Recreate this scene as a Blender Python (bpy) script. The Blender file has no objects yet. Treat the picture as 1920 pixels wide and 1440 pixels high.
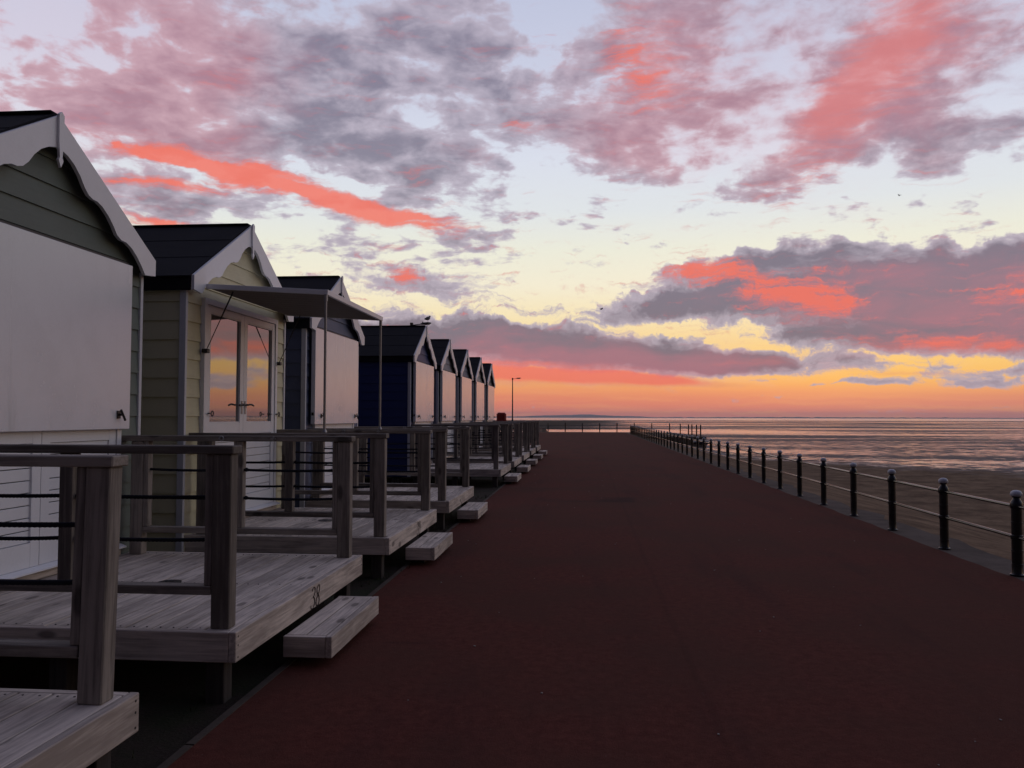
import bpy, bmesh, math, random
import numpy as np
from math import radians as R, sin, cos, pi
from mathutils import Vector, Matrix
from mathutils import noise as mnoise

random.seed(7)
S = bpy.context.scene
COL = S.collection

# ------------------------------------------------------------------ camera
cam_d = bpy.data.cameras.new('camera')
cam = bpy.data.objects.new('camera', cam_d)
COL.objects.link(cam)
EYE = 1.46
yaw, pit, rol = R(5.0517), R(2.3084), R(0.1209)
fw = Vector((-sin(yaw)*cos(pit), cos(yaw)*cos(pit), sin(pit)))
rt = Vector((cos(yaw), sin(yaw), 0)); up = rt.cross(fw)
rt2 = rt*cos(rol)+up*sin(rol); up2 = -rt*sin(rol)+up*cos(rol)
M = Matrix((rt2, up2, -fw)).transposed().to_4x4()
M.translation = Vector((0, 0, EYE))
cam.matrix_world = M
cam_d.sensor_width = 36; cam_d.lens = 36*1553/1920
cam_d.clip_start = .05; cam_d.clip_end = 60000
S.camera = cam
S.view_settings.view_transform = 'Standard'
S.view_settings.look = 'None'
S.view_settings.gamma = 1
S.view_settings.exposure = 0
S.view_settings.use_curve_mapping = False
S.render.engine = 'CYCLES'
S.cycles.max_bounces = 6
S.cycles.diffuse_bounces = 3
S.cycles.use_denoising = True
S.cycles.denoiser = 'OPENIMAGEDENOISE'
S.cycles.denoising_input_passes = 'RGB_ALBEDO_NORMAL'
S.cycles.denoising_prefilter = 'ACCURATE'

# ------------------------------------------------------------------ node helpers
class NT:
    def __init__(s, tree): s.t = tree; s.n = tree.nodes; s.l = tree.links
    def node(s, kind, **kw):
        n = s.n.new(kind)
        for k, v in kw.items(): setattr(n, k, v)
        return n
    def put(s, sock, v):
        if isinstance(v, bpy.types.NodeSocket): s.l.new(v, sock)
        elif v is not None: sock.default_value = v
    def m(s, op, a, b=None, c=None, clamp=False):
        n = s.node('ShaderNodeMath', operation=op, use_clamp=clamp)
        s.put(n.inputs[0], a); s.put(n.inputs[1], b); s.put(n.inputs[2], c)
        return n.outputs[0]
    def vm(s, op, a, b=None):
        n = s.node('ShaderNodeVectorMath', operation=op)
        s.put(n.inputs[0], a); s.put(n.inputs[1], b)
        return n.outputs[0]
    def sep(s, v):
        n = s.node('ShaderNodeSeparateXYZ'); s.put(n.inputs[0], v); return n.outputs
    def comb(s, x, y, z=0.0):
        n = s.node('ShaderNodeCombineXYZ')
        s.put(n.inputs[0], x); s.put(n.inputs[1], y); s.put(n.inputs[2], z); return n.outputs[0]
    def noise(s, vec, scale, detail=4, rough=.55, dist=0, out=0, dim='3D'):
        n = s.node('ShaderNodeTexNoise', noise_dimensions=dim)
        s.put(n.inputs['Vector'], vec); s.put(n.inputs['Scale'], scale)
        n.inputs['Detail'].default_value = detail; n.inputs['Roughness'].default_value = rough
        n.inputs['Distortion'].default_value = dist
        return n.outputs[out]
    def mp(s, vec, loc=(0,0,0), rot=(0,0,0), scale=(1,1,1), kind='POINT'):
        n = s.node('ShaderNodeMapping', vector_type=kind)
        s.put(n.inputs['Vector'], vec)
        n.inputs['Location'].default_value = loc; n.inputs['Rotation'].default_value = rot
        n.inputs['Scale'].default_value = scale
        return n.outputs[0]
    def step(s, v, a, b, lo=0.0, hi=1.0):
        n = s.node('ShaderNodeMapRange', interpolation_type='SMOOTHSTEP')
        s.put(n.inputs[0], v); s.put(n.inputs[1], a); s.put(n.inputs[2], b)
        s.put(n.inputs[3], lo); s.put(n.inputs[4], hi); return n.outputs[0]
    def mix(s, f, a, b, mode='MIX'):
        n = s.node('ShaderNodeMix', data_type='RGBA', blend_type=mode)
        s.put(n.inputs[0], f)
        s.put(n.inputs[6], c4(a)); s.put(n.inputs[7], c4(b)); return n.outputs[2]
    def ramp(s, v, stops):
        n = s.node('ShaderNodeValToRGB'); s.put(n.inputs[0], v)
        e = n.color_ramp.elements
        while len(e) < len(stops): e.new(.5)
        for el, (p, c) in zip(e, stops): el.position = p; el.color = c4(c)
        return n.outputs[0]

def c4(c):
    if isinstance(c, (tuple, list)) and len(c) == 3: return (*c, 1.0)
    return c
def srgb(r, g, b):
    f = lambda v: v/12.92 if v <= .04045 else ((v+.055)/1.055)**2.4
    return (f(r/255), f(g/255), f(b/255))

# ------------------------------------------------------------------ sky
# cloud banks as (azimuth, elevation, half width, half height, tilt, weight), all in degrees
GREY = [
    (-27.51,22.09,19.19,8.49,0,0.62), (-16.92,22.65,15.50,6.27,0,0.55), (-21.09,17.93,4.80,1.70,0,0.35), (-16.88,18.58,8.49,2.29,-6,0.62),
    (-13.26,19.28,4.43,2.21,0,0.3), (-8.07,18.27,4.98,2.29,-8,0.72), (-28.07,18.15,7.01,2.21,-14,0.6), (-12.50,15.74,8.49,1.55,-14,0.75),
    (-6.23,25.33,7.01,4.06,0,0.65), (-9.21,22.08,6.64,3.32,0,0.4), (-3.22,19.65,4.43,2.95,-20,0.6), (-31.40,14.73,7.38,4.80,0,0.5),
    (-34.25,11.24,7.38,7.38,0,0.3), (1.63,25.19,5.54,6.27,0,0.75), (8.52,22.56,8.86,6.27,0,0.75), (14.32,18.17,5.90,2.21,10,0.35),
    (13.73,24.18,9.59,5.54,0,0.6), (3.08,19.15,6.27,1.40,6,0.75), (9.18,18.13,7.01,2.21,6,0.8), (5.28,21.02,6.27,1.85,0,0.4),
    (20.09,18.12,8.86,2.21,16,0.9), (21.28,16.87,6.27,1.48,-4,0.6), (25.89,16.64,5.90,2.21,0,0.45), (25.18,22.30,11.81,5.54,10,0.7),
    (18.91,21.95,9.59,7.01,45,0.55), (1.97,16.65,4.06,0.96,-10,0.62), (12.96,16.08,4.80,0.89,4,0.6), (-3.59,17.44,3.32,0.81,-10,0.5),
    (-2.40,15.59,2.03,0.59,-8,0.75), (-6.38,15.53,2.21,0.52,4,0.7), (3.86,12.68,1.11,0.33,-8,1), (1.23,14.76,2.21,0.37,0,0.3),
    (-3.22,20.32,2.21,2.21,0,0.4), (24.44,13.97,3.69,0.96,0,0.5), (11.58,14.85,4.80,0.37,0,0.4), (21.51,12.64,3.32,0.30,0,0.35),
    (-17.51,11.17,14.76,3.32,-6,0.4), (-9.88,9.06,6.27,1.77,0,0.66), (-23.41,13.23,8.12,1.66,-10,0.35), (-12.47,11.88,5.17,0.81,-6,0.4),
    (-7.30,12.51,2.58,0.44,0,0.45), (-8.04,11.43,4.43,1.11,0,0.3), (-3.58,7.53,2.58,0.44,0,0.6), (-13.18,10.25,5.90,1.03,-10,0.3),
    (16.17,8.98,11.07,2.36,0,1.6), (11.54,10.26,6.27,1.25,12,0.8), (22.33,8.31,8.86,2.21,0,1.3), (14.23,10.46,8.12,0.89,4,0.9),
    (27.86,7.42,8.86,2.95,0,1.4), (26.29,8.88,8.12,1.03,4,0.8), (5.92,7.71,7.01,0.96,3,1.9), (10.83,7.91,7.38,1.11,0,1.2),
    (12.86,6.72,6.27,0.81,-2,1), (24.59,6.87,8.12,2.21,0,1.1), (6.12,5.58,1.92,0.55,-3,1.3), (16.13,5.57,5.54,1.03,-6,0.9),
    (14.17,5.01,3.32,0.74,0,0.6), (18.67,5.87,5.90,0.66,4,0.8), (25.39,5.07,7.01,1.48,0,1), (21.09,4.78,7.75,0.74,-4,1),
    (17.39,4.57,3.32,0.89,0,0.6), (17.06,3.55,2.21,0.81,0,0.8), (19.86,3.42,4.06,0.33,-4,0.6), (22.81,2.23,5.54,0.41,-2,0.9),
    (26.17,2.79,5.54,0.30,0,0.7), (12.48,2.52,2.21,0.18,0,0.6), (16.09,2.27,3.32,0.18,0,0.5), (8.03,5.58,1.48,0.22,0,0.4),
    (-5.06,5.26,11.07,1.77,-3,1.9), (1.21,4.51,11.07,1.55,-6,1.8), (6.97,4.27,6.27,0.96,-2,1.2), (10.79,3.67,6.64,0.74,-3,1.3),
    (13.49,4.05,3.32,0.52,0,0.8), (-12.42,5.20,9.59,2.21,0,1.6), (8.37,3.35,5.54,0.59,0,0.9), (-8.76,5.90,5.90,0.59,0,0.6),
    (32.55,7.16,15.50,3.32,0,1.6), (35.81,3.78,14.76,2.58,0,0.9), (-24.94,4.90,9.59,2.21,0,1.2), (-3.04,25.32,2.21,5.54,-6,-1.1),
    (-16.90,20.56,12.18,0.96,-8,-0.35), (-35.50,16.61,3.32,2.21,0,-0.3), (13.53,21.90,1.33,2.58,30,-0.55), (7.08,21.55,5.54,0.81,0,-0.4),
    (-22.85,20.82,6.27,0.81,-20,-0.35), (14.34,19.77,4.43,0.96,20,-0.4), (24.26,18.99,6.64,1.48,15,-0.6),
]
PINK = [
    (-33.61,21.08,12.55,7.75,0,1.3), (-28.41,19.51,8.86,4.06,-10,0.45), (-25.27,24.51,7.38,3.32,0,0.25), (7.10,23.30,10.33,6.64,0,0.85),
    (20.76,21.66,12.55,7.38,30,0.85), (3.08,18.65,7.38,2.95,0,0.5), (10.23,17.56,8.12,2.58,0,0.7), (17.27,18.32,4.43,1.85,0,0.6),
    (-8.07,17.93,3.32,1.48,0,0.45), (16.17,8.71,13.28,2.95,0,0.4), (23.44,5.98,11.07,2.95,0,0.4), (-3.58,4.15,14.76,2.21,0,0.9),
    (7.31,3.36,11.07,1.48,0,0.7), (32.55,7.16,15.50,4.43,0,0.45),
]
CORAL = [
    (-24.46,16.08,8.86,0.74,-7,1.4), (-28.35,16.18,4.43,0.44,-3,1.2), (-19.66,14.79,9.23,0.81,-10,1.5), (-13.94,13.98,5.90,0.63,-8,1.7),
    (-28.32,14.51,4.80,0.52,2,1.5), (-25.11,15.42,4.43,0.59,-6,0.6), (-27.06,15.48,4.06,0.30,-4,-0.8), (-28.59,12.19,3.32,0.48,-3,1.6),
    (-12.27,9.70,1.55,0.74,0,1.2), (-30.47,16.67,0.52,0.26,0,1.2), (-13.37,10.53,1.48,0.22,0,0.8), (3.46,23.22,2.95,2.77,0,0.75),
    (2.00,24.87,2.58,2.21,0,0.2), (8.16,22.90,7.01,3.69,0,0.4), (5.46,21.17,2.21,2.21,0,0.6), (18.26,20.83,8.49,2.77,52,1.45),
    (20.80,23.70,5.54,2.95,45,0.9), (15.99,19.58,4.80,1.48,30,0.8), (25.18,22.30,8.12,2.58,20,0.55), (17.59,18.44,3.32,0.96,0,0.5),
    (-4.16,19.55,1.85,0.89,-10,0.7), (11.87,9.10,5.54,0.96,-14,1.1), (7.00,9.64,2.58,0.74,-10,0.8), (9.12,9.92,3.32,1.25,0,0.6),
    (14.20,7.61,4.06,1.03,-6,1.35), (16.49,8.35,3.32,1.48,-30,0.7), (25.99,7.56,3.32,1.03,0,1.1), (21.38,4.60,6.27,0.74,-4,1.2),
    (26.20,4.40,4.43,0.96,0,0.8), (15.82,6.33,4.43,0.37,0,0.5), (10.82,6.93,3.32,0.37,0,0.4), (-5.79,3.04,12.18,0.89,-2,1.8),
    (0.10,2.75,8.86,0.52,-3,1.3), (4.82,2.59,5.90,0.37,-4,1.3), (-3.21,3.79,9.59,0.89,-4,0.6), (10.79,3.67,4.80,0.44,0,0.7),
    (16.74,3.22,1.48,0.30,0,0.6), (12.83,4.06,2.21,0.37,0,0.6), (19.24,2.83,3.69,0.26,0,0.6), (24.80,2.80,5.54,0.18,0,0.5),
    (32.52,5.71,11.07,1.11,0,0.6), (-3.57,1.94,15.50,0.26,-1,0),
]
SUN_AZ = 15.0

world = bpy.data.worlds.new('World'); S.world = world; world.use_nodes = True
t = NT(world.node_tree); t.n.clear()
dirv = t.node('ShaderNodeTexCoord').outputs['Generated']
dx, dy, dz = t.sep(dirv)
az = t.m('MULTIPLY', t.m('ARCTAN2', dx, dy), 180/pi)
el = t.m('MULTIPLY', t.m('ARCSINE', dz), 180/pi)
zc = t.m('ADD', t.m('MAXIMUM', dz, 0.0), .20)
q = t.comb(t.m('DIVIDE', dx, zc), t.m('DIVIDE', dy, zc), 0.0)           # the cloud layer seen in perspective
wn = t.noise(dirv, 13, 5, .6, out=1)
wx, wy, wz = t.sep(wn)
waz = t.m('MULTIPLY_ADD', t.m('SUBTRACT', wx, .5), 9.0, az)
lowk = t.step(el, 0.0, 9.0, .22, 1.0)
wel = t.m('MULTIPLY_ADD', t.m('MULTIPLY', t.m('SUBTRACT', wy, .5), lowk), 4.6, el)
P = t.comb(waz, wel, 0.0)
P2 = t.comb(t.m('ADD', t.m('MULTIPLY', waz, .45), t.m('MULTIPLY', az, .55)), t.m('ADD', t.m('MULTIPLY', wel, .40), t.m('MULTIPLY', el, .60)), 0.0)
def banks(tab, after=None, P=P):
    acc = None; Pi = P                # each run of four waits for the sum before it, which keeps the shader's stack small
    for i, (a, e, w, h, r, k) in enumerate(tab):
        last = acc if acc is not None else after
        if i % 4 == 0 and last is not None:
            v3 = t.node('ShaderNodeVectorMath', operation='MULTIPLY_ADD')
            t.l.new(last, v3.inputs[0]); v3.inputs[1].default_value = (1e-7, 1e-7, 0); t.l.new(P, v3.inputs[2]); Pi = v3.outputs[0]
        g = t.node('ShaderNodeTexGradient', gradient_type='SPHERICAL')
        t.l.new(t.mp(Pi, (a, e, 0), (0, 0, R(r)), (w*1.25, h*1.25, 1), 'TEXTURE'), g.inputs[0])
        v = g.outputs['Fac']
        acc = t.m('MULTIPLY', v, k) if acc is None else t.m('MULTIPLY_ADD', v, k, acc)
    return acc
n1 = t.noise(q, 4.2, 6, .55, .35)
n2 = t.noise(t.mp(q, (7, 3, 0)), 13, 4, .55, .3)
nl = t.noise(t.mp(P, (3, 1, 0), scale=(.30, .95, 1)), 1.0, 6, .6)
nn = t.m('ADD', t.m('MULTIPLY', t.m('SUBTRACT', n1, .5), 4.2), t.m('MULTIPLY', t.m('SUBTRACT', n2, .5), 2.6))
nh = t.noise(t.mp(P, (9, 4, 0), scale=(.8, 1.9, 1)), 1.0, 5, .65)
nlow = t.m('ADD', t.m('MULTIPLY', t.m('SUBTRACT', nl, .5), 2.3), t.m('MULTIPLY', t.m('SUBTRACT', nh, .5), 1.3))
hi = t.step(el, 6.5, 13.0)
nmix = t.m('ADD', t.m('MULTIPLY', nn, hi), t.m('MULTIPLY', nlow, t.m('SUBTRACT', 1.0, hi)))

# clear air from the horizon up
clear = t.ramp(t.m('DIVIDE', el, 60.0, clamp=True), [
    (0.0, srgb(205,128,124)), (.7/60, srgb(224,134,116)), (1.35/60, srgb(230,146,112)), (1.9/60, srgb(242,168,108)), (2.5/60, srgb(250,190,104)),
    (3.6/60, srgb(250,202,118)), (5.2/60, srgb(247,214,152)), (7.0/60, srgb(248,230,186)), (9.0/60, srgb(245,237,212)),
    (11.5/60, srgb(236,236,220)), (14/60, srgb(224,229,232)), (17.5/60, srgb(218,223,236)), (22/60, srgb(204,208,228)),
    (30/60, srgb(186,192,218)), (1.0, srgb(140,150,188))])
leftw = t.step(az, -2.0, 22.0)
redlow = t.step(el, 1.0, 4.5, 1.0, 0.0)
clear = t.mix(t.m('MULTIPLY', t.m('MULTIPLY', t.m('SUBTRACT', 1.0, leftw), redlow), .45), clear, srgb(236,122,98))
streak = t.noise(t.mp(P, scale=(.09, 2.2, 1)), 1.0, 4, .6)
clear = t.mix(t.m('MULTIPLY', t.m('MULTIPLY', t.step(streak, .42, .66), t.step(el, 0.4, 3.6, 1.0, 0.0)), .32), clear, srgb(250,178,112))
# one Nishita sky for the light that comes through the gaps
sky = t.node('ShaderNodeTexSky', sky_type='NISHITA', sun_disc=False, sun_elevation=R(1.2), sun_rotation=R(SUN_AZ))
clear = t.mix(1.0, clear, t.mix(1.0, sky.outputs[0], (.006, .006, .006), 'MULTIPLY'), 'ADD')

out_of_view = t.m('MAXIMUM', t.step(el, 26.0, 36.0), t.m('MULTIPLY', t.step(t.m('ABSOLUTE', t.m('ADD', az, 4.0)), 38.0, 52.0), t.step(el, 5.0, 12.0)))
sg = banks(GREY); sp_ = banks(PINK, sg); sc_ = banks(CORAL, sp_, P2)
leftup = t.m('MULTIPLY', t.step(el, 11.0, 17.0), t.step(az, -2.0, -9.0))
sg = t.m('MULTIPLY_ADD', leftup, .24, sg)
soft2 = t.m('MULTIPLY', t.step(az, -1.0, 9.0), t.step(el, 14.0, 19.0))
g = t.m('ADD', t.m('ADD', sg, t.m('MULTIPLY', out_of_view, .34)), nmix)
ga = t.step(g, t.m('MULTIPLY_ADD', soft2, -.16, .30), t.m('MULTIPLY_ADD', soft2, .42, .84))
gd = t.step(g, .45, 1.9)
pk = t.m('ADD', sp_, t.m('MULTIPLY', out_of_view, .12))
pk = t.m('ADD', pk, t.m('MULTIPLY', t.m('SUBTRACT', n1, .5), 1.2))
pa = t.step(pk, .12, .95)
gcol = t.mix(gd, srgb(188,176,192), srgb(116,107,128))
pcol = t.mix(gd, srgb(202,158,170), srgb(162,110,128))
col = t.mix(t.m('MULTIPLY', pa, .26), clear, srgb(230,200,210))
body = t.mix(pa, gcol, pcol)
col = t.mix(t.m('MULTIPLY', ga, t.step(el, 10.0, 16.0, .92, .83)), col, body)
nf = t.noise(t.mp(P2, (5, 2, 0), (0, 0, R(9)), (.28, 2.0, 1)), 1.0, 6, .65)
cn = t.m('ADD', t.m('MULTIPLY', nmix, t.step(el, 2.0, 8.0, .20, .30)), t.m('MULTIPLY', t.m('SUBTRACT', nf, .5), t.step(el, 2.0, 7.0, .6, 3.0)))
cn = t.m('ADD', cn, t.m('MULTIPLY', t.m('MULTIPLY', t.m('SUBTRACT', nh, .5), 2.0), t.m('MULTIPLY', t.step(el, 3.0, 6.0), t.step(el, 11.5, 14.0, 1.0, 0.0))))
c = t.m('ADD', sc_, cn)
soft = t.m('MULTIPLY', t.step(az, 2.0, 9.0), t.step(el, 14.0, 18.0))      # high veil on the right: paler and softer
ca = t.step(c, .12, t.m('ADD', t.m('MULTIPLY', soft, .8), t.step(el, 3.0, 7.0, 1.9, 1.35)))
ccol = t.mix(t.step(c, .3, 1.5), srgb(205,126,132), srgb(244,120,100))
ccol = t.mix(soft, ccol, srgb(222,128,126))
col = t.mix(t.m('MULTIPLY', ca, t.m('MULTIPLY_ADD', soft, -.17, .90)), col, ccol)
# away from the afterglow the dusk sky is dimmer
sd = t.m('ADD', t.m('MULTIPLY', dx, sin(R(SUN_AZ))), t.m('MULTIPLY', dy, cos(R(SUN_AZ))))
dim = t.m('MULTIPLY', t.step(sd, -.50, .55, .075, 1.0), t.step(el, 28.0, 80.0, 1.0, .92))
col = t.mix(1.0, col, t.comb(dim, dim, t.m('POWER', dim, .85)), 'MULTIPLY')
below = t.step(el, -1.5, -.1)
col = t.mix(below, srgb(60,48,52), col)
bg = t.node('ShaderNodeBackground'); t.l.new(col, bg.inputs[0]); bg.inputs[1].default_value = 1.0
t.l.new(bg.outputs[0], t.node('ShaderNodeOutputWorld').inputs[0])

sun_d = bpy.data.lights.new('sun', 'SUN'); sun = bpy.data.objects.new('sun', sun_d); COL.objects.link(sun)
sun_d.energy = .04; sun_d.angle = R(30); sun_d.color = (1, .55, .34)
sdir = Vector((sin(R(SUN_AZ))*cos(R(5)), cos(R(SUN_AZ))*cos(R(5)), sin(R(5))))
sun.rotation_euler = sdir.to_track_quat('Z', 'Y').to_euler()

# ------------------------------------------------------------------ materials
def mat(name):
    m = bpy.data.materials.new(name); m.use_nodes = True
    n = NT(m.node_tree); n.b = m.node_tree.nodes['Principled BSDF']; n.mat = m
    return n
def setb(n, **kw):
    names = dict(color='Base Color', rough='Roughness', metal='Metallic', spec='Specular IOR Level', ior='IOR', normal='Normal', coat='Coat Weight')
    for k, v in kw.items():
        n.put(n.b.inputs[names[k]], c4(v) if k == 'color' else v)
def bump(n, h, strength=.3, dist=.01):
    b = n.node('ShaderNodeBump'); b.inputs['Strength'].default_value = strength
    b.inputs['Distance'].default_value = dist; n.put(b.inputs['Height'], h)
    n.l.new(b.outputs[0], n.b.inputs['Normal'])
def objco(n): return n.node('ShaderNodeTexCoord').outputs['Object']
def objrand(n): return n.node('ShaderNodeObjectInfo').outputs['Random']

def wood(name, axis, light, dark, knots=True):
    n = mat(name); co = objco(n); rnd = objrand(n)
    off = n.comb(n.m('MULTIPLY', rnd, 37.0), n.m('MULTIPLY', rnd, 61.0), n.m('MULTIPLY', rnd, 13.0))
    co = n.vm('ADD', co, off)
    sc = [1.0, 1.0, 1.0]; sc['xyz'.index(axis)] = .055
    g1 = n.noise(n.mp(co, scale=sc), 46, 6, .6, .5)
    g2 = n.noise(n.mp(co, scale=[v**.6 for v in sc]), 7, 4, .6, .6)
    g3 = n.noise(co, 2.3, 5, .65)
    v = n.m('ADD', n.m('MULTIPLY', n.m('SUBTRACT', g1, .5), 1.9), n.m('MULTIPLY', n.m('SUBTRACT', g2, .5), 1.2))
    v = n.m('ADD', n.m('ADD', v, n.m('MULTIPLY', n.m('SUBTRACT', g3, .5), .9)), .45)
    v = n.m('ADD', v, n.m('MULTIPLY', n.m('SUBTRACT', rnd, .5), .45))
    col = n.mix(n.step(v, 0.0, 1.0), dark, light)
    dk = n.step(n.noise(n.mp(co, scale=[v_**.5 for v_ in sc]), 9, 3, .7), .62, .74)
    col = n.mix(n.m('MULTIPLY', dk, .45), col, tuple(x*.45 for x in dark))
    if knots:
        vo = n.node('ShaderNodeTexVoronoi'); n.l.new(n.mp(co, scale=[2.6 if s_ < 1 else 6.5 for s_ in sc]), vo.inputs['Vector'])
        vo.inputs['Scale'].default_value = 1.0
        k = n.step(vo.outputs['Distance'], .10, .20, 1.0, 0.0)
        col = n.mix(n.m('MULTIPLY', k, .7), col, tuple(x*.28 for x in dark))
    setb(n, color=col, rough=.82, spec=.25)
    bump(n, n.m('ADD', g1, n.m('MULTIPLY', g2, .6)), .5, .004)
    return n.mat
DL, DD = (.68, .59, .505), (.33, .28, .24)
PL, PD = (.30, .262, .225), (.12, .104, .088)
deckY = wood('weathered_board_y', 'y', DL, DD)
deckX = wood('weathered_board_x', 'x', DL, DD)
postZ = wood('grey_post_z', 'z', PL, PD)
railX = wood('grey_rail_x', 'x', PL, PD)
under = wood('shaded_timber', 'z', (.06,.05,.045), (.03,.025,.022), False)  # timber colour darkened to hold the shade beneath the decks

def painted(name, base, rough=.5, spec=.4, dirt=.2, bstr=.15, grain=None):
    n = mat(name); co = objco(n)
    g = n.noise(co, 3.0, 6, .65)
    f = n.noise(n.mp(co, scale=grain or (1, 1, 1)), 60, 4, .6)
    dk = tuple(x*.72 for x in base)
    v = n.step(n.m('ADD', g, n.m('MULTIPLY', n.m('SUBTRACT', f, .5), .5)), .35, .75)
    col = n.mix(n.m('MULTIPLY', v, dirt*2), base, dk)
    rn = objrand(n)
    col = n.mix(n.m('MULTIPLY', rn, .16), col, tuple(x*.75 for x in base))
    setb(n, color=col, rough=n.m('ADD', rough-.05, n.m('MULTIPLY', f, .12)), spec=spec)
    bump(n, n.m('ADD', f, g), bstr, .003)
    return n.mat
white = painted('white_paint', (.76, .77, .79), .42, .5, .12)
trim = painted('trim_white', (.60, .61, .64), .5, .4, .15)
def weather(m_, amt=.35):
    n = NT(m_.node_tree); b = m_.node_tree.nodes['Principled BSDF']; co = n.node('ShaderNodeNewGeometry').outputs['Position']
    src = b.inputs['Base Color'].links[0].from_socket
    st = n.step(n.noise(n.mp(co, scale=(1, 1, .07)), 9, 4, .65), .56, .76)
    st2 = n.step(n.noise(co, 1.4, 6, .7), .5, .7)
    px_, py_, pz_ = n.sep(co)
    low = n.step(pz_, 1.36, 1.75, 1.0, .35)
    f = n.m('MULTIPLY', n.m('MULTIPLY', n.m('MAXIMUM', st, n.m('MULTIPLY', st2, .6)), low), amt)
    col = n.mix(f, src, (.30, .27, .24)); n.l.new(col, b.inputs['Base Color'])
    n.l.new(n.m('MULTIPLY_ADD', f, .5, .24), b.inputs['Roughness'])
    return m_
panelm = painted('panel_white', (.70, .72, .75), .24, .85, .10, .03)
weather(panelm)
WALLS = dict(
    sage=painted('sage_boards', (.135, .165, .140), .6, .35, .2, .2, (1, .08, 1)),
    cream=painted('cream_boards', (.62, .58, .38), .6, .35, .2, .2, (1, .08, 1)),
    slate=painted('slate_blue_boards', (.095, .115, .19), .6, .35, .2, .2, (1, .08, 1)),
    navy=painted('navy_boards', (.018, .032, .14), .55, .35, .2, .2, (1, .08, 1)),
    grey=painted('grey_boards', (.24, .25, .29), .6, .35, .2, .2, (1, .08, 1)),
    bluegrey=painted('blue_grey_boards', (.14, .17, .24), .6, .35, .2, .2, (1, .08, 1)),
    pale=painted('pale_boards', (.36, .36, .36), .6, .35, .2, .2, (1, .08, 1)),
    green=painted('green_grey_boards', (.16, .19, .18), .6, .35, .2, .2, (1, .08, 1)))
n = mat('roof_felt'); co = objco(n)
f = n.noise(co, 240, 3, .7); g = n.noise(co, 2.2, 4, .6)
setb(n, color=n.mix(n.m('MULTIPLY', g, n.m('ADD', f, .3)), (.008, .008, .011), (.026, .026, .032)), rough=.92, spec=.15); bump(n, f, .6, .004); roofm = n.mat
def simple(name, col, rough=.5, metal=0, spec=.5, var=.25):
    n = mat(name); g = n.noise(objco(n), 25, 4, .6)
    setb(n, color=n.mix(n.m('MULTIPLY', g, var*2), col, tuple(x*.6 for x in col)), rough=rough, metal=metal, spec=spec)
    bump(n, g, .1, .002); return n.mat
ropem = simple('black_rope', (.012, .013, .02), .8, 0, .2)
iron = simple('black_iron', (.006, .006, .009), .34, 0, .45)
railm = simple('rail_iron', (.012, .011, .013), .26, 0, .9)
capm = simple('white_cap', (.50, .52, .56), .45, 0, .4)
steel = simple('zinc_steel', (.32, .31, .31), .45, .8, .5)
darkm = simple('dark_fitting', (.035, .032, .032), .5, .4, .4)
redm = simple('red_plastic', (.33, .016, .014), .4, 0, .5)
inkm = simple('burnt_number', (.018, .013, .012), .8, 0, .1)
lampm = simple('lamp_grey', (.085, .08, .08), .5, .5, .4)
gullm = simple('gull_grey', (.12, .115, .12), .8, 0, .2)
gullw = simple('gull_white', (.45, .44, .45), .8, 0, .2)
n = mat('door_glass'); co = n.node('ShaderNodeNewGeometry').outputs['Position']
g = n.noise(co, 1.3, 2, .5)
setb(n, color=(.09, .085, .08), rough=.03, spec=.9, ior=2.3); bump(n, g, .012, .02); glassm = n.mat
# canopy underside
canopym = painted('canopy_underside', (.20, .165, .14), .65, .3, .25, .2)

# the red tarmac of the promenade
n = mat('red_tarmac'); co = n.node('ShaderNodeNewGeometry').outputs['Position']
fine = n.noise(co, 150, 3, .7); mid = n.noise(co, 16, 4, .7); big = n.noise(co, .55, 5, .62); tr = n.noise(n.mp(co, scale=(1, .12, 1)), 1.6, 4, .6)
v = n.m('ADD', n.m('MULTIPLY', fine, .5), n.m('MULTIPLY', mid, .5))
col = n.mix(n.step(v, .25, .78), (.062, .018, .0140), (.145, .046, .034))
col = n.mix(n.m('MULTIPLY', n.step(big, .38, .62), .75), col, (.080, .033, .024))
col = n.mix(n.m('MULTIPLY', n.step(tr, .50, .72), .30), col, (.030, .016, .018))
stain = n.step(n.noise(n.mp(co, (4, 1.5, 0), scale=(.5, 1.4, 1)), .8, 5, .7), .62, .72)
col = n.mix(n.m('MULTIPLY', stain, .4), col, (.022, .013, .014))
sx_, sy_, sz_ = n.sep(co)
wob = n.m('MULTIPLY', n.m('SUBTRACT', n.noise(co, .9, 4, .7), .5), .10)
seam_ = n.step(n.m('ABSOLUTE', n.m('ADD', n.m('SUBTRACT', sx_, .62), wob)), .006, .035, 1.0, 0.0)
col = n.mix(n.m('MULTIPLY', seam_, .16), col, (.032, .015, .013))
side_ = n.step(n.m('ADD', sx_, n.m('MULTIPLY', wob, .6)), .60, .66)
col = n.mix(n.m('MULTIPLY', side_, .06), col, (.10, .045, .035))
pt_ = n.m('MULTIPLY', n.step(n.m('ABSOLUTE', n.m('SUBTRACT', n.m('ADD', sx_, wob), -.1)), .9, 1.05, 1.0, 0.0), n.step(n.m('ABSOLUTE', n.m('ADD', n.m('SUBTRACT', sy_, 14.9), n.m('MULTIPLY', wob, 4.0))), .35, .55, 1.0, 0.0))
col = n.mix(n.m('MULTIPLY', n.m('MULTIPLY', pt_, n.step(big, .35, .6)), .6), col, (.030, .017, .016))
sp = n.node('ShaderNodeTexVoronoi'); n.l.new(co, sp.inputs['Vector']); sp.inputs['Scale'].default_value = 34
rr = n.sep(sp.outputs['Color'])[0]
chip = n.m('MULTIPLY', n.step(sp.outputs['Distance'], .10, .16, 1.0, 0.0), n.step(rr, .93, .97))
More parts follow.
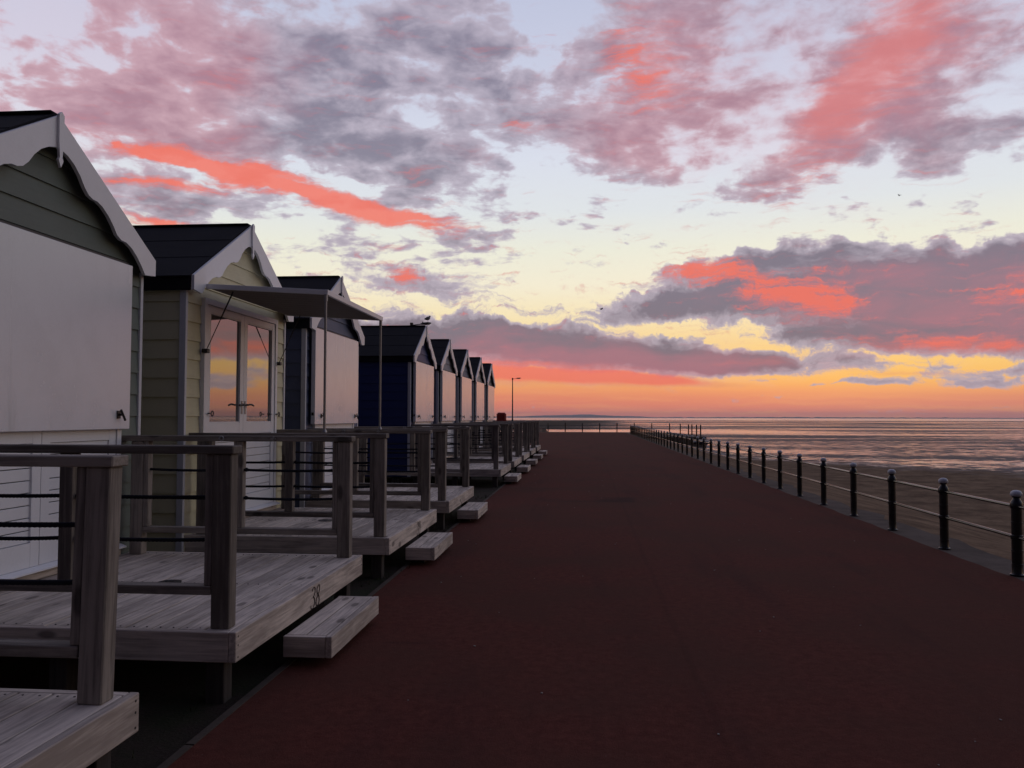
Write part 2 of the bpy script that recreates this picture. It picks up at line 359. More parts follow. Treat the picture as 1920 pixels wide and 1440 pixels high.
col = n.mix(n.m('MULTIPLY', chip, .35), col, (.16, .12, .11))
setb(n, color=col, rough=.95, spec=.05); bump(n, n.m('ADD', fine, mid), .6, .006); tarm = n.mat

n = mat('concrete'); co = n.node('ShaderNodeNewGeometry').outputs['Position']
fine = n.noise(co, 120, 4, .7); big = n.noise(co, 1.7, 5, .65)
col = n.mix(n.step(big, .35, .7), (.13, .105, .088), (.070, .058, .048))
col = n.mix(n.m('MULTIPLY', fine, .5), col, (.095, .078, .066))
setb(n, color=col, rough=.95, spec=.1); bump(n, n.m('ADD', fine, big), .5, .006); concm = n.mat

n = mat('soil_verge'); co = n.node('ShaderNodeNewGeometry').outputs['Position']
fine = n.noise(co, 60, 5, .7); big = n.noise(co, 1.3, 5, .65)
col = n.mix(n.step(big, .4, .62), (.032, .022, .017), (.020, .024, .011))
col = n.mix(n.m('MULTIPLY', n.step(fine, .5, .75), .5), col, (.07, .055, .042))
setb(n, color=col, rough=.95, spec=.15); bump(n, fine, .8, .02); soilm = n.mat

# beach: dry sand near the wall, wet rippled flats, marsh at the far left
n = mat('beach_sand'); co = n.node('ShaderNodeNewGeometry').outputs['Position']; px, py, pz = n.sep(co)
xy = n.comb(px, py, 0.0)
shore = n.m('ADD', n.m('MULTIPLY', px, .83), n.m('MULTIPLY', py, .56))
jit = n.m('MULTIPLY', n.m('SUBTRACT', n.noise(xy, .16, 5, .65), .5), 14.0)
jit2 = n.m('MULTIPLY', n.m('SUBTRACT', n.noise(n.mp(xy, scale=(.5, 1, 1)), 1.1, 3, .6), .5), 4.0)
wetline = n.m('SUBTRACT', n.m('ADD', n.m('ADD', shore, jit), jit2), 39.0)
wet = n.step(wetline, -1.0, 4.5)
dist = n.m('SQRT', n.m('ADD', n.m('MULTIPLY', px, px), n.m('MULTIPLY', py, py)))
farfade = n.step(dist, 140.0, 420.0, 1.0, 0.0)
rip = n.noise(n.mp(xy, rot=(0, 0, R(12)), scale=(.5, 1.2, 1)), 1.45, 5, .72, .4)
bandn = n.noise(n.mp(xy, (2.3, 6, 0), rot=(0, 0, R(-9)), scale=(.22, 1, 1)), .06, 6, .66, .6)
farn = n.noise(n.mp(xy, (11, 4, 0), rot=(0, 0, R(7)), scale=(.16, 1, 1)), .012, 4, .6)
pool = n.m('ADD', n.m('MULTIPLY', n.m('MULTIPLY', n.m('SUBTRACT', rip, .5), 5.2), farfade), n.m('MULTIPLY', n.m('SUBTRACT', bandn, .5), 4.6))
pool = n.m('ADD', pool, n.m('MULTIPLY', n.m('SUBTRACT', farn, .5), 2.0))
marsh = n.m('MULTIPLY', n.step(n.m('SUBTRACT', n.m('MULTIPLY', py, .045), px), -14.0, 26.0), n.step(py, 96.0, 110.0))
marsh = n.m('MULTIPLY', marsh, n.step(py, 560.0, 900.0, 1.0, 0.0))
pool = n.m('SUBTRACT', pool, n.m('MULTIPLY', marsh, .75))
chan = n.m('MULTIPLY', n.m('MULTIPLY', n.step(n.m('ADD', py, n.m('MULTIPLY', jit, 2.0)), 148.0, 156.0), n.step(n.m('ADD', py, jit), 176.0, 190.0, 1.0, 0.0)), n.step(px, 20.0, 60.0, 1.0, 0.0))
pool = n.m('ADD', pool, n.m('MULTIPLY', chan, 1.6))
pm = n.m('MULTIPLY', n.step(pool, .0, .16), wet)
dryc = n.mix(n.step(n.noise(xy, .9, 6, .7), .32, .7), (.100, .064, .040), (.25, .170, .105))
dryc = n.mix(n.m('MULTIPLY', n.step(n.noise(xy, 3.2, 6, .75), .5, .72), .6), dryc, (.055, .046, .027))
mudc = n.mix(n.step(bandn, .4, .6), (.050, .036, .040), (.115, .085, .092))
mudc = n.mix(marsh, mudc, (.032, .026, .018))
colr = n.mix(wet, dryc, mudc)
colr = n.mix(n.m('MULTIPLY', pm, .6), colr, (.03, .026, .03))
rgh = n.m('ADD', n.m('MULTIPLY', n.m('SUBTRACT', 1.0, pm), n.m('ADD', .92, n.m('MULTIPLY', wet, -.34))), n.m('MULTIPLY', pm, .09))
rgh = n.m('ADD', rgh, n.m('MULTIPLY', n.m('MULTIPLY', marsh, .3), n.m('SUBTRACT', 1.0, pm)), clamp=True)
gr_ = n.noise(xy, 11, 4, .75)
colr = n.mix(n.m('MULTIPLY', n.m('MULTIPLY', n.step(gr_, .5, .68), .55), n.m('SUBTRACT', 1.0, wet)), colr, (.035, .026, .017))
setb(n, color=colr, rough=rgh, spec=n.m('ADD', n.m('ADD', .04, n.m('MULTIPLY', n.m('MULTIPLY', wet, n.m('SUBTRACT', 1.0, marsh)), .05)), n.m('MULTIPLY', pm, .4)))
hgt = n.m('ADD', n.m('MULTIPLY', n.noise(n.mp(xy, scale=(.6, 1.5, 1)), 4.5, 3, .6), .35), n.m('MULTIPLY', n.m('MULTIPLY', n.m('SUBTRACT', 1.0, pm), rip), 1.0))
hgt = n.m('MULTIPLY', hgt, farfade)
bump(n, hgt, .7, .09); sandm = n.mat

n = mat('sea_water'); co = n.node('ShaderNodeNewGeometry').outputs['Position']
g = n.noise(n.mp(co, scale=(.3, 1, 1)), .02, 4, .6)
setb(n, color=n.mix(g, (.16, .17, .21), (.25, .25, .29)), rough=.16, spec=.5); bump(n, g, .3, .5); seam = n.mat
n = mat('far_hills'); co = n.node('ShaderNodeNewGeometry').outputs['Position']
g = n.noise(co, .002, 5, .6)
setb(n, color=n.mix(g, (.14, .155, .18), (.22, .23, .25)), rough=.95, spec=.1); hillm = n.mat
grassm = simple('verge_grass', (.030, .036, .012), .8, 0, .2)

# ------------------------------------------------------------------ object helpers
def link(name, me, m, parent=None, loc=(0, 0, 0), rot=(0, 0, 0)):
    if m is not None and not me.materials: me.materials.append(m)
    o = bpy.data.objects.new(name, me); COL.objects.link(o)
    o.location = loc; o.rotation_euler = rot
    if parent is not None: o.parent = parent
    return o
def tag(o, label=None, cat=None, group=None, kind=None):
    if label: o['label'] = label
    if cat: o['category'] = cat
    if group: o['group'] = group
    if kind: o['kind'] = kind
    return o
def thing(name, loc, label, cat, group=None):
    o = bpy.data.objects.new(name, None); COL.objects.link(o); o.location = loc
    o.empty_display_size = .1
    return tag(o, label, cat, group)
def from_bm(bm, smooth=False):
    me = bpy.data.meshes.new('m'); bm.normal_update(); bm.to_mesh(me); bm.free()
    if smooth:
        for p in me.polygons: p.use_smooth = True
    return me
def sharp(me, deg=35):
    me.set_sharp_from_angle(angle=R(deg)); return me
def bm_box(bm, x0, x1, y0, y1, z0, z1):
    vs = [bm.verts.new(p) for p in ((x0,y0,z0),(x1,y0,z0),(x1,y1,z0),(x0,y1,z0),(x0,y0,z1),(x1,y0,z1),(x1,y1,z1),(x0,y1,z1))]
    for f in ((3,2,1,0),(4,5,6,7),(0,1,5,4),(1,2,6,5),(2,3,7,6),(3,0,4,7)): bm.faces.new([vs[i] for i in f])
BOX = {}
def boxmesh(sx, sy, sz, m, bev=.004):
    key = (round(sx, 4), round(sy, 4), round(sz, 4), m.name, bev)
    if key in BOX: return BOX[key]
    bm = bmesh.new(); bm_box(bm, -sx/2, sx/2, -sy/2, sy/2, -sz/2, sz/2)
    if bev: bmesh.ops.bevel(bm, geom=bm.edges[:], offset=bev, segments=1, affect='EDGES')
    me = from_bm(bm); me.materials.append(m); BOX[key] = me; return me
def box(name, parent, x0, x1, y0, y1, z0, z1, m, bev=.004, rot=(0, 0, 0)):
    return link(name, boxmesh(x1-x0, y1-y0, z1-z0, m, bev), None, parent, ((x0+x1)/2, (y0+y1)/2, (z0+z1)/2), rot)
def bm_tube(bm, pts, r, seg=8, radf=None):
    pts = [Vector(p) for p in pts]; rings = []
    for i, p in enumerate(pts):
        d = (pts[min(i+1, len(pts)-1)]-pts[max(i-1, 0)]).normalized()
        a = d.orthogonal().normalized() if abs(d.z) > .9 else d.cross(Vector((0, 0, 1))).normalized()
        b = d.cross(a)
        ring = []
        for k in range(seg):
            an = 2*pi*k/seg; rr = radf(i, an) if radf else (r[i] if isinstance(r, (list, tuple)) else r)
            ring.append(bm.verts.new(p+(a*cos(an)+b*sin(an))*rr))
        rings.append(ring)
    for i in range(len(rings)-1):
        for k in range(seg):
            bm.faces.new((rings[i][k], rings[i][(k+1) % seg], rings[i+1][(k+1) % seg], rings[i+1][k]))
    bm.faces.new(rings[0][::-1]); bm.faces.new(rings[-1])
def tube(name, parent, pts, r, m, seg=8, loc=(0, 0, 0)):
    bm = bmesh.new(); bm_tube(bm, pts, r, seg); bmesh.ops.recalc_face_normals(bm, faces=bm.faces)
    return link(name, sharp(from_bm(bm, True)), m, parent, loc)
def prism(pts2, z0, z1, plane='yz'):
    """a flat outline given depth: plane 'yz' extrudes in x, 'xy' extrudes in z"""
    bm = bmesh.new()
    f3 = (lambda a, b, w: (w, a, b)) if plane == 'yz' else (lambda a, b, w: (a, b, w))
    A = [bm.verts.new(f3(a, b, z0)) for a, b in pts2]; B = [bm.verts.new(f3(a, b, z1)) for a, b in pts2]
    n_ = len(A)
    bm.faces.new(A); bm.faces.new(B[::-1])
    for i in range(n_): bm.faces.new((A[i], B[i], B[(i+1) % n_], A[(i+1) % n_]))
    bmesh.ops.recalc_face_normals(bm, faces=bm.faces)
    return bm

# ------------------------------------------------------------------ the ground
XE, YE = 3.90, 82.0          # seaward and far edge of the promenade
def sheet(name, pts, z, m, label):
    bm = bmesh.new(); bm.faces.new([bm.verts.new((x, y, z)) for x, y in pts])
    return tag(link(name, from_bm(bm), m), label, None, None, 'structure')
random.seed(3)
edge = [(XE+.035*mnoise.noise(Vector((0, y*1.3, 0)))+.02*random.uniform(-1, 1)*(1 if y < 25 else 0), y) for y in [-6+.35*i for i in range(90)]] + [(XE, 27), (XE, 50), (XE, YE)]
path_pts = [(-1.73, YE), (-1.73, -6)] + edge
path_pts = [(-12, YE), (-12, 36.0), (-1.73, 36.0), (-1.73, -6)] + edge
sheet('promenade', path_pts, .004, tarm, 'dark red tarmac promenade between beach huts and railing')
kp = [(XE-.12, -6), (4.40, -6)] + [(4.40+.16*mnoise.fractal(Vector((5, y*1.1, 0)), 1, 2, 5), y) for y in np.arange(-5.5, 45, .5)] + [(4.4, YE), (XE-.12, YE)]
sheet('concrete_edge', kp, -.002, concm, 'worn concrete strip under the railing')
bm = bmesh.new()
for y0, y1 in [(-6+2.4*i, -6+2.4*i+2.385) for i in range(18)]: bm_box(bm, -1.770, -1.73, y0, y1, -.05, .008)
tag(link('kerb', from_bm(bm), painted('mossy_edging', (.085, .068, .055), .95, .1, .5, .6)), 'thin concrete edging between tarmac and soil under the decks', None, None, 'structure')
sheet('verge', [(-40, -8), (-1.76, -8), (-1.76, 36.0), (-12, 36), (-12, YE), (-40, YE)], -.012, soilm, 'bare soil under and around the beach huts')

def zbeach(x, y):
    if y < 84 and x < 4.2: return -.06
    if y >= 84 and x < -6: 
        k = min(1, max(0, (y-125)/12)); return -.06-1.14*k
    toe = 10.0 if y < 60 else 11.5
    k = min(1, max(0, (x-4.4)/(toe-4.4)))
    if y >= 84 and x < 12: k = max(k, min(1, (y-84)/5))
    k = k*k*(3-2*k)*.5+k*.5
    s = .05*mnoise.fractal(Vector((x*.35, y*.35, 0)), 1, 2, 4) if k > 0 else 0
    rip_ = .012*mnoise.fractal(Vector((x*2.5, y*2.5, 3)), 1, 2, 3) if y < 60 and x < 30 else 0
    return -.06-1.14*k + (s+rip_)*min(1, k*4)*(1 if y < 60 else .3)
xs = sorted(set([-6000, -3000, -1500, -700, -300, -150, -80, -40, -20, -12, -8, -6.01, -6, -3, 0, 3] + list(np.round(np.arange(4.2, 26, .4), 2)) + [27, 30, 35, 40, 50, 65, 80, 110, 160, 240, 400, 700, 1200, 2000, 3500, 6000, 9000]))
ys = sorted(set([-60, -30, -10] + list(np.round(np.arange(-6, 60, .5), 2)) + [62, 65, 70, 75, 80, 83.9, 84, 86, 89, 92, 96, 105, 125, 131, 137, 150, 200, 260, 350, 500, 700, 1000, 1500, 2500, 4000, 7000, 12000]))
V = [(x, y, zbeach(x, y)) for y in ys for x in xs]; nx = len(xs)
F = [(j*nx+i, j*nx+i+1, (j+1)*nx+i+1, (j+1)*nx+i) for j in range(len(ys)-1) for i in range(nx-1)]
me = bpy.data.meshes.new('m'); me.from_pydata(V, [], F); me.update()
for p in me.polygons: p.use_smooth = True
tag(link('beach', me, sandm), 'brown sand running out to wet rippled mudflats with pools', None, None, 'structure')
bm = bmesh.new(); bm.faces.new([bm.verts.new(p) for p in ((-12000, 880, -1.15), (14000, 880, -1.15), (14000, 11800, -1.15), (-12000, 11800, -1.15))])
tag(link('sea', from_bm(bm), seam), 'pale strip of distant water below the horizon', None, None, 'structure')

# concrete slope beyond the far railing
V = []; rows = [(42, 8.0), (50, 9.0), (56, 9.7), (61, 10.2), (72, 11.0), (84, 11.9)]
for y, xt in rows: V += [(4.35, y, -.035), (xt*.5+2.2, y, -.58), (xt, y, -1.16), (xt+.05, y, -1.35)]
F = [(r*4+i, r*4+i+1, r*4+i+5, r*4+i+4) for r in range(len(rows)-1) for i in range(3)]
me = bpy.data.meshes.new('m'); me.from_pydata(V, [], F); me.update()
apr = simple('grey_apron', (.085, .085, .095), .75, 0, .3)
tag(link('sea_wall', me, apr), 'smooth grey concrete slope below the far end of the railing', None, None, 'structure')

# hills and far shore
def hills(name, dist, prof, label, seed):
    V = []; F = []; N = 260; rows_ = [(-60, 0.0), (0, .8), (60, 1.0), (160, .55), (400, 0.0)]
    for i in range(N):
        a = R(-16 + 64*i/(N-1)); h = prof(math.degrees(a))
        for dd, k in rows_: V.append(((dist+dd*4)*sin(a), (dist+dd*4)*cos(a), -1.3+h*k))
    for i in range(N-1):
        for j in range(4): F.append((i*5+j, (i+1)*5+j, (i+1)*5+j+1, i*5+j+1))
    me = bpy.data.meshes.new('m'); me.from_pydata(V, [], F); me.update()
    tag(link(name, me, hillm), label, None, None, 'structure')
def g_(a, c, w): return math.exp(-((a-c)/w)**2)
def p1(a): return 6+30*g_(a, .3, 1.6)+16*g_(a, 3.0, 1.4)+24*g_(a, -2.4, 2.2)+5*mnoise.fractal(Vector((a*1.7, 1, 0)), 1, 2, 5)
def p2(a): return 7+13*g_(a, 1.2, 1.5)+10*g_(a, -3, 3)+7*mnoise.fractal(Vector((a*2.6, 5, 0)), 1, 2, 6)+4*g_(a, 14, 6)+3*abs(mnoise.noise(Vector((a*9, 5, 0))))
hills('hills', 10500, p1, 'low blue grey hills on the horizon beyond the bay', 1)
hills('far_shore', 8200, p2, 'thin dark strip of far shore along the horizon', 2)

# ------------------------------------------------------------------ decks
SP = 3.3132; YD0 = 5.3135; LEN = 2.3993; XD = -1.768; ZD = .364; TH = .153; XB = -3.70
ordinal = {-1: 'nearest', 0: 'second', 1: 'third', 2: 'fourth', 4: 'fifth', 5: 'sixth', 6: 'seventh', 7: 'eighth', 8: 'ninth'}
def rope_mesh(x0, x1, y, z, sag, r, fine_):
    L_ = x1-x0; n_ = int(L_/(.006 if fine_ else .06)); pts = []
    for i in range(n_+1):
        k = i/n_; pts.append((x0+L_*k, y, z-sag*4*k*(1-k)))
    bm = bmesh.new()
    rf = (lambda i, an: r*(.82+.26*abs(cos(1.5*an+i*.006*150)))) if fine_ else None
    bm_tube(bm, pts, r, 9 if fine_ else 6, rf)
    return from_bm(bm, True)
GLY = {
 '3': [[(.12,.86),(.22,.98),(.42,1.0),(.58,.88),(.56,.70),(.40,.57),(.28,.54),(.46,.50),(.60,.36),(.58,.16),(.40,.02),(.18,.0),(.04,.10),(.06,.2)]],
 '8': [[(.34,.52),(.14,.66),(.12,.84),(.28,.98),(.48,.96),(.56,.80),(.48,.64),(.30,.50),(.10,.34),(.06,.14),(.22,.0),(.46,.02),(.58,.18),(.52,.38),(.34,.52)]],
 '9': [[(.56,.78),(.44,.98),(.22,.98),(.10,.80),(.14,.60),(.32,.50),(.50,.60),(.58,.82),(.56,.50),(.46,.18),(.26,.0),(.10,.06)]],
}
def smooth_pl(p, it=2):
    for _ in range(it):
        q_ = [p[0]]
        for a, b in zip(p, p[1:]): q_ += [(a[0]*.75+b[0]*.25, a[1]*.75+b[1]*.25), (a[0]*.25+b[0]*.75, a[1]*.25+b[1]*.75)]
        p = q_+[p[-1]]
    return p
def numerals(txt, h, w):
    bm = bmesh.new()
    for ci, ch in enumerate(txt):
        for pl in GLY[ch]:
            pl = smooth_pl([(ci*.72+x+.14*y, y) for x, y in pl])
            for i, (a, b) in enumerate(zip(pl, pl[1:])):
                dx_, dy_ = (b[0]-a[0])*w, (b[1]-a[1])*h; l_ = math.hypot(dx_, dy_) or 1
                th_ = h*(.040+.075*abs(dy_/l_)**1.5); nx_, ny_ = -dy_/l_*th_/2, dx_/l_*th_/2
                ax, ay, bx, by = a[0]*w, a[1]*h, b[0]*w, b[1]*h
                e = .0004*(i % 2)
                vs = [bm.verts.new((.0015+e, u, v)) for u, v in ((ax-nx_, ay-ny_), (bx-nx_, by-ny_), (bx+nx_, by+ny_), (ax+nx_, ay+ny_))]
                bm.faces.new(vs)
    return from_bm(bm)
def deck(k):
    yc = YD0+SP*k; y0, y1 = -LEN/2, LEN/2
    num = {0: ' marked 38', 1: ' marked 39'}.get(k, '')
    lab = {-1: 'weathered timber deck cut off by the lower left corner, post and black ropes',
           0: 'weathered grey timber deck in front of sage hut, its fascia marked 38',
           1: 'weathered timber deck marked 39 in front of cream hut with raised canopy',
           2: 'fourth timber deck from the viewer, in front of slate blue hut',
           4: 'timber deck after the wide gap, in front of navy hut',
           5: 'timber deck just beyond the navy hut deck, second after the gap',
           6: 'third timber deck after the gap in the row',
           7: 'last but one timber deck at the far end of the row',
           8: 'farthest timber deck at the end of the row, by the red cabinet'}[k]
    t_ = thing('timber_deck', (0, yc, 0), lab, 'deck', 'railed timber decks in front of the beach huts')
    nb = 13; x_in, x_out = XB+.01, XD-.042; w = (x_out-x_in)/nb
    rnd = random.Random(50+k)
    for i in range(nb):
        a = x_in+i*w
        dz_ = rnd.uniform(-.0015, .0015)
        box('deck_board', t_, a+.0055, a+w-.0055, y0+.042, y1-.042, ZD-.030+dz_, ZD-.001+dz_, deckY, .003)
    box('front_fascia', t_, XD-.040, XD, y0, y1, ZD-TH, ZD+.001, deckY, .004)
    box('side_fascia', t_, XB, XD-.042, y0, y0+.040, ZD-TH, ZD, railX if False else deckX, .004)
    box('side_fascia', t_, XB, XD-.042, y1-.040, y1, ZD-TH, ZD, deckX, .004)
    for x in (-2.2, -2.7, -3.2):
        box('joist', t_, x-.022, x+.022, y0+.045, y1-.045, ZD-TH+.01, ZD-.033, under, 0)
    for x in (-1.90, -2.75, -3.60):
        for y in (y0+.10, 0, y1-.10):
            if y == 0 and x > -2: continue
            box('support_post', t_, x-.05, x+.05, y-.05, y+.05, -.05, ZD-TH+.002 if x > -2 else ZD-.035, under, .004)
    fine_ = k <= 1
    rz = 1.315-ZD+ZD
    for s_, (ya, yb) in ((-1, (y0+.053, y0+.140)), (1, (y1-.163, y1-.076))):
        ra, rb = ya-.014, yb+.014; lean_ = (k == -1 and s_ == 1)
        box('top_rail', t_, XB-.0, -1.814 if not lean_ else -1.796, ra, rb, 1.266, 1.309, railX, .005)
        lean = R(1.15) if (k == -1 and s_ == 1) else 0      # this post has gone out of plumb
        for x in (-1.930, -3.620):
            sh = .009 if (lean and x > -2) else 0
            box('post', t_, x+sh, x+.10+sh, ya, yb, ZD+.001, 1.2645, postZ, .005, (0, lean if sh else 0, 0))
        ym = (ya+yb)/2
        for x in (-1.972, -3.518):
            sh = .009+.002 if (lean and x > -2) else 0
            box('batten', t_, x+sh, x+.040+sh, ym-.035, ym+.035, .585, 1.2645, postZ, .003, (0, lean if sh else 0, 0))
        box('middle_batten', t_, -2.775, -2.700, ym-.035, ym+.035, .585, 1.2645, postZ, .003)
        box('bottom_rail', t_, -3.518, -1.932, ym-.042, ym+.042, .537, .5835, railX, .004)
        for zr in (1.04, .818):
            sg = rnd.uniform(.004, .03 if k >= 2 else .012)
            xa_, xb_, xc_ = -3.50, -2.737, -1.95
            me_ = rope_mesh(xa_, xb_, 0, 0, sg, .0105, fine_)
            link('rope', me_, ropem, t_, (0, ym, zr))
            link('rope', rope_mesh(xb_, xc_, 0, 0, rnd.uniform(.004, sg), .0105, fine_), ropem, t_, (0, ym, zr))
            if fine_:
                bm = bmesh.new(); bmesh.ops.create_icosphere(bm, subdivisions=2, radius=.017)
                link('rope_knot', from_bm(bm, True), ropem, t_, (-2.682, ym, zr))
        # eye bolt and wing nut on the outer face of the far rail
    if k in (0, 1, 2):
        bm = bmesh.new()
        pts = [(.017*cos(a), 0, .017*sin(a)) for a in np.linspace(0, 2*pi, 15)[:-1]]
        for i in range(14):
            bm_tube(bm, [pts[i], pts[(i+1) % 14]], .006, 5)
        link('eye_bolt', from_bm(bm, True), steel, t_, (-2.86, y1-.192, 1.288))
        bm = bmesh.new(); bm_box(bm, -.02, .02, -.006, .006, -.007, .007); bm_box(bm, -.007, .007, -.005, .005, -.02, .02); bm_tube(bm, [(0, -.015, 0), (0, .018, 0)], .008, 6)
        link('wing_nut', from_bm(bm), steel, t_, (-2.44, y1-.192, 1.288))
    # screw heads on the fascia
    bm = bmesh.new()
    for yy in (y0+.028, y1-.028):
        for zz in (ZD-.025, ZD-.07, ZD-.13):
            bm_tube(bm, [(XD-.002, yy, zz), (XD+.0012, yy, zz)], .0055, 8)
    for i in range(nb):
        a = x_in+(i+.5)*w
        for yy in (y0+.075, 0.0, y1-.075):
            for sx in (-.035, .035):
                bm_tube(bm, [(a+sx, yy, ZD-.004), (a+sx, yy, ZD+.0015)], .0045, 6)
    tag(link('screw_heads', from_bm(bm), darkm, t_), kind='stuff')
    bm = bmesh.new(); bm_tube(bm, [(0, 0, 0), (0, 0, .004), (0, 0, .006)], [.085, .085, .03], 24); bm_tube(bm, [(0, 0, .006), (0, 0, .010)], .03, 12)
    for v in bm.verts: v.co.x *= .9; v.co.y *= .95
    link('floor_plate', from_bm(bm), darkm, t_, (-2.74, -.01, ZD+.001))
    if k in (0, 1):
        txt = '38' if k == 0 else '39'
        link('hut_number', numerals(txt, .135, .135), inkm, t_, (XD+.0005, (-.055 if k == 0 else .02), ZD-.150))
    if k >= 0:
        labs = {0: 'low timber step below the deck fascia marked 38', 1: 'low timber step below the deck marked 39',
                2: 'low timber step in front of the slate blue hut, last before the gap', 4: 'low timber step of the navy hut deck, first after the gap',
                5: 'low timber step second after the gap in the row', 6: 'low timber step third after the gap in the row',
                7: 'low timber step last but one at the far end', 8: 'farthest low timber step beyond all the others'}
        s = thing('timber_step', (0, yc, 0), labs[k], 'step', 'low timber steps in front of the decks')
        zs = .182; ls = .552; xa, xb = -1.762, XD+.298
        box('front_board', s, xb-.040, xb, -ls, ls, zs-.125, zs, deckY, .004)
        for a, b in ((-ls, -ls+.040), (ls-.040, ls)): box('side_board', s, xa, xb-.042, a, b, zs-.125, zs-.003, deckX, .004)
        w2 = (xb-.042-xa)/2
        for i in range(2): box('tread_board', s, xa+i*w2+.006, xa+(i+1)*w2-.006, -ls+.042, ls-.042, zs-.032, zs-.002, deckY, .003)
        for y in (-ls+.22, ls-.22): box('foot', s, xa+.02, xb-.14, y-.05, y+.05, -.01, zs-.034, under, 0)
for k in (-1, 0, 1, 2, 4, 5, 6, 7, 8): deck(k)

# ------------------------------------------------------------------ beach huts
XW = -3.704; YH0 = 5.3228; HW = 1.272; ZA = 3.53; BW = 1.311; SL = (ZA-2.773)/BW; ROW = .1785; Z0 = .215; DEPTH = 2.55
def taper_board(y0, y1, y0t, y1t, h, m, key):
    """lapped board on the front wall: thick bottom edge, thin top edge"""
    if key in BOX: return BOX[key]
    bm = bmesh.new()
    p = [(.004, y0, 0), (.022, y0, 0), (.022, y1, 0), (.004, y1, 0), (.0, y0t, h), (.007, y0t, h), (.007, y1t, h), (.0, y1t, h)]
    vs = [bm.verts.new(q_) for q_ in p]
    for f_ in ((0,1,2,3),(7,6,5,4),(1,5,6,2),(0,4,5,1),(2,6,7,3),(3,7,4,0)): bm.faces.new([vs[i] for i in f_])
    bmesh.ops.recalc_face_normals(bm, faces=bm.faces)
    me = from_bm(bm); me.materials.append(m); BOX[key] = me; return me
SCAL = [(0,.226),(.035,.212),(.10,.188),(.18,.182),(.25,.205),(.30,.245),(.355,.262),(.41,.245),(.46,.212),(.53,.192),(.61,.196),(.68,.222),(.73,.255),(.79,.245),(.86,.202),(.94,.182),(1.02,.190),(1.09,.215),(1.135,.245)]
SCAL = [(a, .215+(d-.215)*.85) for a, d in SCAL]
def barge_mesh(s_):
    top = [(0, ZA), (BW, ZA-SL*BW)]
    low = [(BW, ZA-SL*BW-.135), (1.15, ZA-SL*1.15-.245+.0)] + [(a, ZA-SL*a-d) for a, d in reversed(SCAL)]
    pts = [(s_*a, b) for a, b in top+low]
    if s_ < 0: pts = pts[::-1]
    bm = prism(pts, -.014, .014, 'yz')
    bmesh.ops.bevel(bm, geom=[e for e in bm.edges if e.calc_length() > .3 and abs(e.verts[0].co.x-e.verts[1].co.x) < 1e-5], offset=.003, segments=1, affect='EDGES')
    me = from_bm(bm); me.materials.append(white); return me
BARGE = {s_: barge_mesh(s_) for s_ in (-1, 1)}
FIN = None
def groove_board(parent, name, y0, y1, z0, z1, x, m):
    return box(name, parent, x-.008, x, y0, y1, z0, z1, m, .003)
def leaf(h, y0, y1, handle_side):
    """one door leaf: parts of its own under the leaf"""
    xf = XW+.035; z0, z1 = .46, 2.555
    st = .088
    bm = bmesh.new()
    x0_, x1_ = xf-.045, xf
    bm_box(bm, x0_, x1_, y0, y0+st, z0, z1); bm_box(bm, x0_, x1_, y1-st, y1, z0, z1)
    for a, b in ((z0, z0+.16), (1.28, 1.395), (2.49, z1)): bm_box(bm, x0_+.001, x1_-.001, y0+st, y1-st, a, b)
    d = link('door', from_bm(bm), white, h)
    box('glass_pane', d, xf-.030, xf-.022, y0+st-.005, y1-st+.005, 1.38, 2.50, glassm, 0)
    for a, b, c_, e_ in ((y0+st, y1-st, 1.395, 1.410), (y0+st, y1-st, 2.475, 2.49)): box('glazing_bead', d, xf-.020, xf-.004, a, b, c_, e_, white, .002)
    z = z0+.16; nbd = 8; hh = (1.28-z)/nbd
    for i in range(nbd): box('panel_board', d, xf-.030, xf-.014, y0+st-.004, y1-st+.004, z+i*hh+.003, z+(i+1)*hh-.003, white, .003)
    return d
